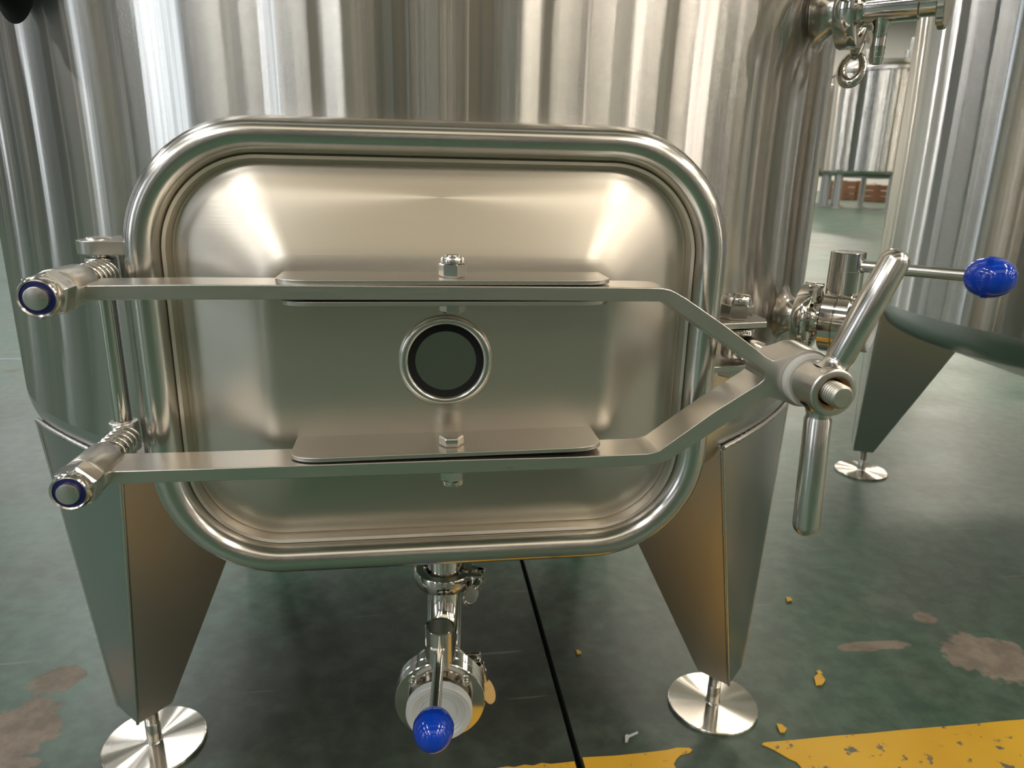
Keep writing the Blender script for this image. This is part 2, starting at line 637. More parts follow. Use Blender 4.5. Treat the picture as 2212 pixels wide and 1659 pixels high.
# added glowing roof strips for the hatch door's cream reflection, bars break it up
MAT['added_roof_glow'] = emit('added_roof_glow_sheet', (1.0, .88, .66), 1.15)
MAT['added_roof_glow_dim'] = emit('added_dim_roof_glow_sheet', (1.0, .93, .82), .5)  # same added strips, dimmed against glare on the floor
def added_roof_glow(y0, y1, m='added_roof_glow'):
    wn[0] += 1
    mb = MB()
    mb.box((X0 + .6, y0, CEIL - .06), (X1 - .6, y1, CEIL - .03), 0)
    x = X0 + .6
    while x < X1:
        mb.box((x - .07, y0, CEIL - .22), (x + .07, y1, CEIL - .05), 1)
        x += 1.9
    struct(place(mb.build('window_%d' % wn[0], [m, 'column'], fix=False)))  # added glow strips, not real windows
added_roof_glow(-10.4, -6.6)
for y0 in (-3.0, 3, 10, 17, 24):
    added_roof_glow(y0, y0 + 1.2, 'added_roof_glow_dim')

# steel columns of the hall, then wall strips added to streak the reflections
for x in (-12.4, -8.2, -4.7, -2.2, .6, 3.4, 5.1, 8.4, 11.8, 17.6):
    struct(place(MB().box((x - .16, Y0 + .05, 0), (x + .16, Y0 + .5, CEIL)).build('trim_column', 'column', fix=False)))
walls = {o.name: o for o in COL.objects if o.name.startswith('wall_')}
added_rib_rng = random.Random(21)
def added_ribs(wname, lo, hi, fn):
    """light and dark strips added on unseen walls to streak the shell reflections"""
    a = lo
    while a < hi:
        w_ = added_rib_rng.uniform(.05, .16)
        p, r = fn(a, 0), fn(a + w_, added_rib_rng.uniform(.10, .25))
        l_ = (min(p[0], r[0]), min(p[1], r[1]), 0)
        h_ = (max(p[0], r[0]), max(p[1], r[1]), CEIL)
        MB().box(l_, h_).build('rib', added_rib_rng.choice(('wall_white', 'column', 'wall_white', 'wall_warm')), walls[wname], fix=False)  # strip added to streak the shell reflections, not a real rib
        a += w_ + added_rib_rng.uniform(.18, .75)
added_ribs('wall_front', -8.8, 20, lambda a, d: (a, Y0 + d))
added_ribs('wall_left', -12.5, -8.6, lambda a, d: (X0 + d, a))
added_ribs('wall_left', -5.0, 12, lambda a, d: (X0 + d, a))
added_ribs('wall_right', -8.6, 14, lambda a, d: (X1 - d, a))
for y in (-9.2, -4.4, -2.4, 1.6, 6.5, 12, 18):
    struct(place(MB().box((X0 + .05, y - .2, 0), (X0 + .5, y + .2, CEIL)).build('trim_column', 'column', fix=False)))
for y in (-7.5, -4, -2.6, 2.2, 4.4, 9.4, 11, 16):
    struct(place(MB().box((X1 - .5, y - .3, 0), (X1 - .05, y + .3, CEIL)).build('trim_column', 'column', fix=False)))

# yellow floor line: two worn stretches, thin paint with ragged ends
def paint_strip(name, pts):
    mb = MB()
    k = len(pts)
    mb.add([(x, y, .0012) for x, y in pts] + [(x, y, 0) for x, y in pts],
           [tuple(range(k))] + [(i, i + k, (i + 1) % k + k, (i + 1) % k) for i in range(k)])
    return struct(place(mb.build(name, 'yellow')))
def ragged(x0, y0, x1, y1, n, amp):
    return [(x0 + (x1 - x0) * i / n + random.uniform(-amp, amp), y0 + (y1 - y0) * i / n + random.uniform(-amp, amp)) for i in range(n + 1)]
LY = -.3662
paint_strip('trim_1', [(x, LY + random.uniform(-.0006, .0006)) for x in [.3397 + i * .04 for i in range(60)]]
            + [(2.74, LY - .1)] + [(x, LY - .1) for x in (2, 1.2, .5)] + ragged(.400, LY - .095, .3397, LY - .002, 9, .004))
A_ = [on_floor(*p) for p in ((1258, 1638), (1330, 1634), (1400, 1627), (1440, 1622), (1462, 1617), (1488, 1617), (1495, 1621), (1490, 1627), (1470, 1632), (1462, 1640), (1455, 1652))]
paint_strip('trim_2', A_ + [(.235, LY - .05), (.232, LY - .1), (JX + JW + .001, LY - .1)])
paint_strip('trim_3', [(JX - JW - .001, LY - .003)] + ragged(.11, LY - .002, -.02, LY - .006, 14, .002) + ragged(-.03, LY - .03, .0, LY - .1, 5, .01) + [(JX - JW - .001, LY - .1)])

# ------------------------------------------------------------------ main tank
tank = thing('fermentation_tank', 'brushed stainless steel tank with the big rectangular hatch in its front, standing on tapered legs', 'tank', C0, YAW)
DU, DZ = -.0037, .4535            # hatch centre
HW, HH, CR = .1965, .1555, .085   # outer half size and corner radius of the hatch frame

def L(u, s, z):
    return (u, -s, z)

def rrect(hw, hh, r, nc=14, ns=10):
    """rounded rectangle outline, same point count for every size (corners keep their index)"""
    pts = []
    cs = [(hw - r, hh - r, 0), (-hw + r, hh - r, PI / 2), (-hw + r, -hh + r, PI), (hw - r, -hh + r, 1.5 * PI)]
    for k in range(4):
        cx, cz, a0 = cs[k]
        for i in range(nc + 1):
            a = a0 + PI / 2 * i / nc
            pts.append((cx + r * math.cos(a), cz + r * math.sin(a)))
        nx, nz, a1 = cs[(k + 1) % 4]
        p = pts[-1]
        q = (nx + r * math.cos(a1), nz + r * math.sin(a1))
        for i in range(1, ns):
            t = i / ns
            pts.append((p[0] + (q[0] - p[0]) * t, p[1] + (q[1] - p[1]) * t))
    return pts

def shell_point(ang, z, R=R0):
    return L(R * math.sin(ang), R * math.cos(ang), z)

Z_SH = .365
def build_shell(parent):
    mb = MB()
    na = 720
    zs = [Z_SH + (0.80 - Z_SH) * i / 96 for i in range(97)] + [.80 + .9 * i / 12 for i in range(1, 13)]
    v, f = [], []
    for z in zs:
        for i in range(na):
            a = 2 * PI * i / na
            v.append(shell_point(a, z))
    for j in range(len(zs) - 1):
        for i in range(na):
            k = (i + 1) % na
            f.append((j * na + i, j * na + k, (j + 1) * na + k, (j + 1) * na + i))
    mb.add(v, f)
    return mb.build('shell', 'shell', parent, 60)
build_shell(tank)

# dished bottom: knuckle, then shallow cone
def dish(parent, mat='dish'):
    pr = [(R0, Z_SH)]
    kr = .055
    for i in range(1, 13):
        a = PI / 2 * i / 12 * .9
        pr.append((R0 - kr + kr * math.cos(a), Z_SH - kr * math.sin(a)))
    pr += [(.26, .262), (.0, .245)]
    mb = MB().lathe(pr, seg=160)
    # front part follows the flattened shell
    o = mb.build('bottom_dish', mat, parent, 50)
    return o
dish(tank)
MB().lathe([(R0, 1.7), (R0 * .98, 1.76), (R0 * .8, 1.84), (R0 * .4, 1.9), (0, 1.92)], seg=120).build('top_dome', 'dish', tank, 50)

# flattened skirt below the hatch frame closing the gap between pulled-out shell and dish
def hatch_neck():
    mb = MB()
    pts = rrect(HW - .013, HH - .013, CR - .013, 20, 24)
    v, f = [], []
    k = len(pts)
    for a, b in pts:
        u, z = DU + a, DZ + b
        back = math.sqrt(max(0.0, R0 * R0 - u * u)) - .012
        v += [L(u, back, z), L(u, .470, z)]
    for i in range(k):
        j = (i + 1) % k
        f.append((2 * i, 2 * i + 1, 2 * j + 1, 2 * j))
    mb.add(v, f)
    return mb.build('hatch_neck', 'leg', tank)
hatch_neck()

# --- hatch frame and door (swept profiles on rounded rectangles)
def sweep(offs, hw, hh, cr, close=False, nc=18, ns=12):
    """offs: list of (inset, s)"""
    rings = []
    for off, s in offs:
        rings.append([(DU + a, s, DZ + b) for a, b in rrect(hw - off, hh - off, max(cr - off, .004), nc, ns)])
    k = len(rings[0])
    v = [L(*p) for r in rings for p in r]
    f = []
    n = len(rings)
    for j in range(n if close else n - 1):
        j2 = (j + 1) % n
        for i in range(k):
            i2 = (i + 1) % k
            f.append((j * k + i, j * k + i2, j2 * k + i2, j2 * k + i))
    return v, f, k

RT = .0112
prof = [(RT - RT * math.cos(a), .470 + RT * 1.15 * math.sin(a)) for a in [-.9 + (PI + 1.8 - .25) * i / 18 for i in range(19)]]
v, f, k = sweep(prof, HW, HH, CR)
MB().add(v, f).build('hatch_frame', 'rim', tank, 60)

# door: lip, seam, sloped pan, flat centre
P_S0, P_S1 = .4665, .4895
lip = [(.0195, .456), (.0200, .464), (.0212, .4705), (.0232, .4738), (.0252, .4728), (.0268, .4690), (.0275, .4660)]
ring_specs = [(HW - o_, HH - o_, CR - o_, s_) for o_, s_ in lip]
hw_a, hh_a, cr_a = HW - .0285, HH - .0285, CR - .0285
hw_b, hh_b, cr_b = .1095, .0665, .020
for t, e in ((0, 0), (.06, .02), (.15, .115), (.35, .33), (.55, .55), (.75, .78), (.86, .90), (.93, .965), (1.0, .995), (1.06, 1.0)):
    ring_specs.append((hw_a + (hw_b - hw_a) * t, hh_a + (hh_b - hh_a) * t, max(cr_a + (cr_b - cr_a) * t, .012), P_S0 + (P_S1 - P_S0) * e))
rings = []
PZ = -.0015
for i, (a, b, c, s) in enumerate(ring_specs):
    dz = 0 if i < 7 else PZ * min(1, (i - 7) / 8)
    rings.append([L(DU + x, s, DZ + z + dz) for x, z in rrect(a, b, c, 18, 12)])
k = len(rings[0])
v = [p for r in rings for p in r]
f = []
for j in range(len(rings) - 1):
    for i in range(k):
        i2 = (i + 1) % k
        f.append((j * k + i, j * k + i2, (j + 1) * k + i2, (j + 1) * k + i))
f.append(tuple((len(rings) - 1) * k + i for i in range(k)))
door = MB().add(v, f).build('hatch_door', 'door', tank, 40)
# embossed round port in the middle of the door
PU, PZc = -.0017, .4583
pr = [(.0312, -.0005), (.0309, .0010), (.0298, .0027), (.0280, .0036), (.0262, .0034), (.0250, .0024), (.0244, .0006)]
MB().lathe(pr, L(PU, P_S1, PZc), L(0, 1, 0), 64).build('port_ring', 'rim', door, 60)
MB().lathe([(.0200, .0006), (.015, .0005), (0, .0004)], L(PU, P_S1, PZc), L(0, 1, 0), 64).build('port_disc', 'port_disc', door, 60)
MB().lathe([(.0248, .0012), (.0225, .0007), (.0200, .0006)], L(PU, P_S1, PZc), L(0, 1, 0), 64).build('port_edge_ring', 'black', door, 60)  # flat black ring round the edge of the disc

# bracket plates on the door
def bracket_plate(z0, z1, u0, u1, s1, mat='plate', skew=0.0):
    ch_u, ch_s = .020, .011
    poly = [(u0, P_S1 - .004), (u1, P_S1 - .004), (u1, s1 - ch_s)]
    for i in range(1, 6):
        a = PI / 2 * i / 6
        poly.append((u1 - ch_u + ch_u * math.cos(a), s1 - ch_s + ch_s * math.sin(a)))
    poly += [(u1 - ch_u, s1), (u0 + ch_u, s1)]
    for i in range(1, 6):
        a = PI / 2 + PI / 2 * i / 6
        poly.append((u0 + ch_u + ch_u * math.cos(a), s1 - ch_s + ch_s * math.sin(a)))
    poly.append((u0, s1 - ch_s))
    def fn(a, b, d):
        return L(a, b, d + skew * (a - u0) / (u1 - u0))
    return MB().prism(poly, fn, z0, z1).build('bracket_plate', mat, door, 30, .0004)
BS, BW = .530, .029                       # bar front plane and depth
ZU0, ZU1 = .5052, .5140                   # upper bar
ZL0, ZL1 = .3953, .4040                   # lower bar
bracket_plate(ZU1 + .0003, ZU1 + .0030, -.102, .0985, .5275)
bracket_plate(ZU0 - .0034, ZU0 - .0006, -.100, .0975, .5285)
bracket_plate(ZL1 + .0006, ZL1 + .0034, -.100, .0985, .5285, skew=.0022)
bracket_plate(ZL0 - .0034, ZL0 - .0006, -.100, .0975, .5225)
# bolts through the bracket plates
BU = .0015
def lock_nut(p, d, af, h, parent, r_stud, stud_out=.003, name='lock_nut', ring=True, stud_mat='nut'):
    p, d = Vector(p), Vector(d).normalized()
    o = MB().hexnut(p, p + d * h * .68, af, rot=.3).build(name, 'nut', parent, 30, .0003)
    rr_ = af * .49
    MB().lathe([(rr_, 0), (rr_, h * .12), (rr_ * .96, h * .24), (rr_ * .88, h * .30), (rr_ * .80, h * .27), (rr_ * .78, h * .15)], p + d * h * .68, d, 32).build('collar', 'nut', o, 50)
    if ring:
        MB().lathe([(rr_ * .80, h * .22), (rr_ * .72, h * .245), (r_stud * .98, h * .22)], p + d * h * .68, d, 32).build('nylon_insert', 'nylon', o, 50)
    MB().cyl(p, p + d * (h * .95 + stud_out), r_stud, seg=24, bev=.0006).build('stud_end', stud_mat, o, 30)
    return o
BSm = .5125
lock_nut(L(BU, BSm, ZU1 + .003), (0, 0, 1), .0145, .0125, door, .0045, .0015, ring=False)
MB().hexnut(L(BU, BSm, ZU0 - .0034), L(BU, BSm, ZU0 - .0098), .0140, rot=.52).build('bolt_head', 'nut', door, 30, .0003)
MB().hexnut(L(BU - .001, BSm + .001, ZL1 + .0045), L(BU - .001, BSm + .001, ZL1 + .0108), .0140, rot=.52).build('bolt_head', 'nut', door, 30, .0003)
lock_nut(L(BU, BSm, ZL0 - .0034), (0, 0, -1), .0142, .0120, door, .0045, .001, ring=False)

# --- yoke (two bars joined in a fork at the right)
HUB_U, HUB_Z = .2310, .4536
def P(x, y):
    return at(x, y, BS)
top = [P(*q) for q in ((168, 617), (400, 614.5), (1000, 618.5), (1320, 620.6), (1400, 621.5), (1431, 622.5), (1447, 625.6), (1461, 631.7), (1482, 644), (1564, 701), (1636, 755), (1654, 770), (1670, 779))]
bot = [P(*q) for q in ((1664, 857), (1648, 863), (1537, 937), (1444, 995), (1426, 1001), (1408, 1005), (1250, 1013), (400, 1041.7), (225, 1047))]
inn = [P(*q) for q in ((222, 1019), (400, 1014), (1000, 993.5), (1250, 986.7), (1397, 980.4), (1410, 978), (1424, 973.6), (1544, 889), (1640, 829), (1650, 821), (1653, 812), (1650, 803), (1643, 796), (1540, 727), (1436, 653.6), (1425, 652), (1000, 649), (400, 647.5), (168, 650))]
boss_r = .0195
a_top = math.atan2(top[-1][1] + .004 - HUB_Z, top[-1][0] + .006 - HUB_U)
arc = []
A0, A1 = math.radians(118), math.radians(-122)
for i in range(25):
    a = A0 + (A1 - A0) * i / 24
    arc.append((HUB_U + boss_r * math.cos(a), HUB_Z + boss_r * math.sin(a)))
outline = top + arc + bot + inn
yoke = MB().prism(outline, lambda a, b, d: L(a, d, b), BS, BS - BW).build('yoke', 'bar', tank, 35, .0007)

# --- hinge at the left
RU, RS = -.2165, .465
MB().cyl(L(RU, RS, .386), L(RU, RS, .528), .0058, seg=24).build('hinge_rod', 'polish', tank)
def hinge_lug(z0, z1):
    c = (RU, RS)
    poly = [(-.192, .440), (-.192, .473)]
    for i in range(13):
        a = PI * .40 + PI * 1.05 * i / 12
        poly.append((c[0] - .001 + .0115 * math.cos(a), c[1] + .0115 * math.sin(a)))
    poly.append((-.215, .435))
    return MB().prism(poly, lambda a, b, d: L(a, b, d), z0, z1).build('hinge_lug', 'bar', tank, 30, .0005)
hinge_lug(.5245, .5330)
hinge_lug(.3800, .3880)
MB().lathe([(0, .0016), (.0065, .0016), (.0075, .0008), (.0078, 0)], L(RU, RS, .533), (0, 0, 1), 28).build('rod_head', 'cast', tank)
MB().box(L(-.2075, .4605, .384), L(-.2045, .428, .530)).build('hinge_plate', 'leg', tank, 30, .0004)

def hinge(u, z):
    st = -.004
    def H(s, du=0.0):
        return Vector(L(u + du, s, z))
    sw = MB()
    sw.cyl((RU, -RS, z - .0105), (RU, -RS, z + .0105), .0092, seg=28, bev=.0015)
    sw.build('hinge_knuckle', 'cast', tank)
    MB().cyl(H(.470), H(.541), .0052, seg=20).build('hinge_stud', 'polish', tank)
    # spring
    path = []
    turns, n = 5.5, 130
    for i in range(n + 1):
        t = i / n
        a = 2 * PI * turns * t
        path.append(Vector(L(u + .0092 * math.cos(a), .4735 + .035 * t, z + .0092 * math.sin(a))))
    MB().tube(path, .0011, 8).build('spring', 'nut', tank, 60)
    # eye of the yoke bar
    e = MB()
    e.cyl(H(.508), H(.538), .0114, .0122, seg=32, bev=.0008)
    e.build('bar_eye', 'bar', yoke, 35)
    o = lock_nut(H(.5385), L(0, 1, 0), .0225, .0195, tank, .0062, .0022, stud_mat='cast')
    return o
hinge(-.2130, .5120)
hinge(-.2135, .4030)
# --- swing bolt and T handle on the right
PVS = .425
MB().cyl(L(HUB_U, PVS, HUB_Z), L(HUB_U, .540, HUB_Z), .0090, seg=28).build('swing_bolt', 'polish', tank)
MB().cyl(L(HUB_U, PVS, HUB_Z - .0125), L(HUB_U, PVS, HUB_Z + .0125), .0125, seg=32, bev=.003).build('bolt_eye', 'polish', tank)
for z0, z1 in ((HUB_Z + .0145, HUB_Z + .0190), (HUB_Z - .0190, HUB_Z - .0145)):
    poly = [(.196, .395), (.251, .395), (.251, .428), (.246, .440), (.196, .448)]
    MB().prism(poly, lambda a, b, d: L(a, b, d), z0, z1).build('clamp_lug', 'bar', tank, 30, .0005)
MB().box(L(.243, .400, HUB_Z - .0148), L(.2475, .396, HUB_Z + .0148)).build('lug_gusset', 'bar', tank, 30)
lock_nut(L(HUB_U - .004, PVS, HUB_Z + .019), (0, 0, 1), .0225, .0185, tank, .0055, -.003, ring=False)
MB().hexnut(L(HUB_U - .004, PVS, HUB_Z - .019), L(HUB_U - .004, PVS, HUB_Z - .0275), .0180, rot=.4).build('bolt_head', 'nut', tank, 30, .0004)

handle = MB()
hr0, hr1 = .0152, .0150
handle.lathe([(.0100, .5355), (hr0, .5355), (hr1, .5615), (hr1 - .0006, .5622), (hr1 - .0012, .5625), (.0106, .5625), (.0098, .5600)], L(HUB_U, 0, HUB_Z), L(0, 1, 0), 48)
handle = handle.build('star_handle', 'cast', tank, 40)
MB().lathe([(.0140, BS + .0002), (.0172, BS + .0002), (.0174, BS + .0008), (.0172, BS + .0058), (.0140, BS + .0058)], L(HUB_U, 0, HUB_Z), L(0, 1, 0), 48).build('nylon_washer', 'white_nylon', handle, 40)
MB().lathe([(.0086, .5590), (.0099, .5615), (.0112, .5628)], L(HUB_U, 0, HUB_Z), L(0, 1, 0), 48).build('rust_ring', 'rust', handle, 40)
# threaded stud
def threads(p0, d, r, length, pitch, depth, name, mat, parent, seg=28):
    p0, d = Vector(p0), Vector(d).normalized()
    pr = [(0, 0)]
    n = max(1, int(length / pitch))
    for i in range(n):
        pr += [(r - depth, i * pitch), (r, (i + .35) * pitch), (r, (i + .60) * pitch)]
    pr += [(r - depth, n * pitch), (r - depth * 1.5, n * pitch + .0006), (0, n * pitch + .0006)]
    return MB().lathe(pr, p0, d, seg).build(name, mat, parent, 30)
threads(L(HUB_U, .556, HUB_Z), L(0, 1, 0), .0074, .0165, .0022, .0010, 'threaded_stud', 'dull', handle, 36)
def lever(p0, p1, r, neck):
    p0, p1 = Vector(p0), Vector(p1)
    Ln = (p1 - p0).length
    pr = [(neck * 1.5, -.004), (neck * 1.05, .0), (neck * .97, .0035), (r * .93, .0055), (r, .0065), (r * 1.02, Ln - r)]
    for i in range(1, 8):
        a = PI / 2 * i / 7
        pr.append((r * 1.02 * math.cos(a), Ln - r + r * math.sin(a)))
    return MB().lathe(pr, p0, p1 - p0, 32).build('lever', 'rim', handle, 60)
LS = .5490
lo0, lo1 = at(1760, 893, LS), at(1737, 1154, LS)
up0, up1 = at(1795, 790, LS), at(1952, 540, LS)
lever(L(HUB_U, LS, HUB_Z - .0145), L(lo1[0], LS + .001, lo1[1]), .0084, .0078)
dv = Vector((up1[0] - HUB_U, up1[1] - HUB_Z)).normalized()
lever(L(HUB_U + dv.x * .0145, LS, HUB_Z + dv.y * .0145), L(up1[0], LS - .002, up1[1]), .0086, .0080)

# --- ports with pulled-out collars
def radial(ang_deg):
    a = math.radians(ang_deg)
    return Vector(L(math.sin(a), math.cos(a), 0))

def flare(ang_deg, z, rp, fil, name='port_collar', mat='rim'):
    """trumpet between the shell and a pipe of radius rp"""
    a0 = math.radians(ang_deg)
    v, f = [], []
    na, nr = 48, 9
    for i in range(na):
        ph = 2 * PI * i / na
        for j in range(nr):
            t = PI / 2 * j / (nr - 1)
            rad = rp + fil * (1 - math.sin(t))
            h = fil * (1 - math.cos(t)) * .9
            du, dz = rad * math.cos(ph), rad * math.sin(ph)
            a = a0 + du / R0
            v.append(Vector(L((R0 - .0006) * math.sin(a), (R0 - .0006) * math.cos(a), z + dz)) + radial(ang_deg) * h)
    # at the outer end make it exactly circular
    d = radial(ang_deg)
    tvec = Vector((d.y * -1, d.x, 0))
    for i in range(na):
        ph = 2 * PI * i / na
        base = Vector((0, 0, z)) + d * (R0 + fil * .9)
        p = base + tvec * (rp * math.cos(ph)) * (1 if tvec.dot(Vector(L(math.cos(a0), -math.sin(a0), 0))) > 0 else -1) + Vector((0, 0, rp * math.sin(ph)))
        v[i * nr + nr - 1] = p
    for i in range(na):
        k = (i + 1) % na
        for j in range(nr - 1):
            f.append((i * nr + j, k * nr + j, k * nr + j + 1, i * nr + j + 1))
    return MB().add(v, f).build(name, mat, tank, 60)

def ferrule_profile(r, rf, t0, t1, wall=.0015):
    """pipe from t0 to t1 ending in a clamp flange of radius rf"""
    return [(r, t0), (r, t1 - .009), (r + .0012, t1 - .006), (rf, t1 - .0034), (rf, t1), (r - wall, t1), (r - wall, t0)]

Z_SIDE, Z_SAMP = .4560, .7110
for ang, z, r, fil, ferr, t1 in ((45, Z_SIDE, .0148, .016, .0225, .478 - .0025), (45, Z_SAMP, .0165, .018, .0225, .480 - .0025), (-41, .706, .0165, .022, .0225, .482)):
    flare(ang, z, r, fil, mat='rim' if ang > 0 else 'black')  # left collar and pipe painted black for the dark reflection in the flare
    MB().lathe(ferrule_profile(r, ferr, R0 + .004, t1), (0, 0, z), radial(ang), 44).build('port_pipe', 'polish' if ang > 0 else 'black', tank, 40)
# added plug, black to paint the dark reflection at the left port
MB().lathe([(0, .488), (.0235, .488), (.0245, .486), (.0245, .474), (.0215, .472)], (0, 0, .706), radial(-41), 40).build('added_port_stopper', 'black', tank, 40)
# drain neck under the dish
DRU, DRS, DRZ = .006, .259, .088
MB().lathe(ferrule_profile(.0185, .0250, -.275, -.1595), L(DRU, DRS, 0), (0, 0, -1), 44).lathe([(.0185, -.275), (.0185, -.1595)], L(DRU, DRS, 0), (0, 0, -1), 4).build('drain_neck', 'polish', tank, 40)

# --- legs
Z_LT, Z_LB = .345, .050
def leg(parent, mid, zt=Z_LT, ztop_half=10.0, bot_half=2.6, dr=0.0, side='leg_side'):
    """tapered leg: curved outer plate, two side plates, sole plate, foot"""
    n = 10
    v, f = [], []
    rows = 8
    for j in range(rows + 1):
        t = j / rows
        z = zt + (Z_LB - zt) * t
        h = ztop_half + (bot_half - ztop_half) * t
        R = R0 - .0005 + (dr - .006) * t
        flat = .35 * t
        for i in range(n + 1):
            q = -1 + 2 * i / n
            a = math.radians(mid + h * q)
            rr_ = R
            v.append(L(rr_ * math.sin(a), rr_ * math.cos(a), z + .004 * (1 - t) * (1 - q * q)))
    for j in range(rows):
        for i in range(n):
            p = j * (n + 1) + i
            f.append((p, p + 1, p + n + 2, p + n + 1))
    lg = MB().add(v, f).build('leg', 'leg', parent, 40)
    for sgn in (-1, 1):
        at_ = math.radians(mid + sgn * ztop_half)
        ab_ = math.radians(mid + sgn * bot_half)
        am = math.radians(mid)
        rad_d = Vector(L(math.sin(am), math.cos(am), 0))
        ot = Vector(L((R0 - .0005) * math.sin(at_), (R0 - .0005) * math.cos(at_), zt))
        ob = Vector(L((R0 - .0065 + dr) * math.sin(ab_), (R0 - .0065 + dr) * math.cos(ab_), Z_LB))
        tan_in = Vector(L(math.cos(am), -math.sin(am), 0)) * (-sgn)
        it = ot - rad_d * .165 + tan_in * .012
        it.z = zt + .0
        ib = ob - rad_d * .036 + tan_in * .002
        th = tan_in * .003
        pv = [ot, ob, ib, it]
        q = MB().add(pv + [p + th for p in pv], [(0, 1, 2, 3), (7, 6, 5, 4), (0, 4, 5, 1), (1, 5, 6, 2), (2, 6, 7, 3), (3, 7, 4, 0)])
        q.build('side_plate', side, lg, 30)
        # rounded fold between outer and side plate
        MB().tube([ot + Vector((0, 0, -.001)), ob], [.0022, .0018], 10).build('fold', 'rim', lg, 60)
    # weld bead along the top
    path = []
    for i in range(41):
        q = -1 + 2 * i / 40
        a = math.radians(mid + ztop_half * q)
        wob = .0004 * math.sin(i * 2.6)
        path.append(L((R0 + .0002 + wob) * math.sin(a), (R0 + .0002 + wob) * math.cos(a), zt + .004 * (1 - q * q) + .0005))
    MB().tube(path, [.0022 + .0004 * math.sin(i * 2.9) for i in range(41)], 8).build('weld_bead', 'weld', lg, 60)
    # sole plate
    am = math.radians(mid)
    sol = []
    for sgn, rr_ in ((-1, R0 - .0065 + dr), (1, R0 - .0065 + dr), (1, R0 - .0425 + dr), (-1, R0 - .0425 + dr)):
        h = bot_half if rr_ > .43 else bot_half * .95
        a = math.radians(mid + sgn * h)
        sol.append((rr_ * math.sin(a), -rr_ * math.cos(a)))
    MB().prism(sol, lambda a, b, d: (a, b, d), Z_LB - .0005, Z_LB + .003).build('sole_plate', 'weld', lg, 30)
    # levelling foot
    fr = .4265 + dr
    c = Vector(L(fr * math.sin(am), fr * math.cos(am), 0))
    MB().lathe([(0, 0), (.049, 0), (.0498, .0006), (.0498, .0030), (.049, .0038), (.012, .0044), (0, .0046)], (0, 0, 0), (0, 0, 1), 72).build('foot_pad', 'pad', lg, 40, loc=c)
    MB().lathe([(.0086, .0045), (.0076, .006), (.0072, .0075), (.0072, .026), (.0066, .0268)], c, (0, 0, 1), 28).build('foot_spindle', 'nut', lg, 40)
    threads(c + Vector((0, 0, .0262)), (0, 0, 1), .0072, .0260, .0019, .0008, 'foot_thread', 'thread_dark', lg)
    return lg
leg(tank, -45.2, ztop_half=10.2, dr=-.008)
leg(tank, 45.4, ztop_half=12.0, dr=.006)
leg(tank, 135)
leg(tank, -135)

# ------------------------------------------------------------------ loose fittings: clamps and valves
def frame_to_world(p):
    return local_to_world(p[0], p[1], p[2])

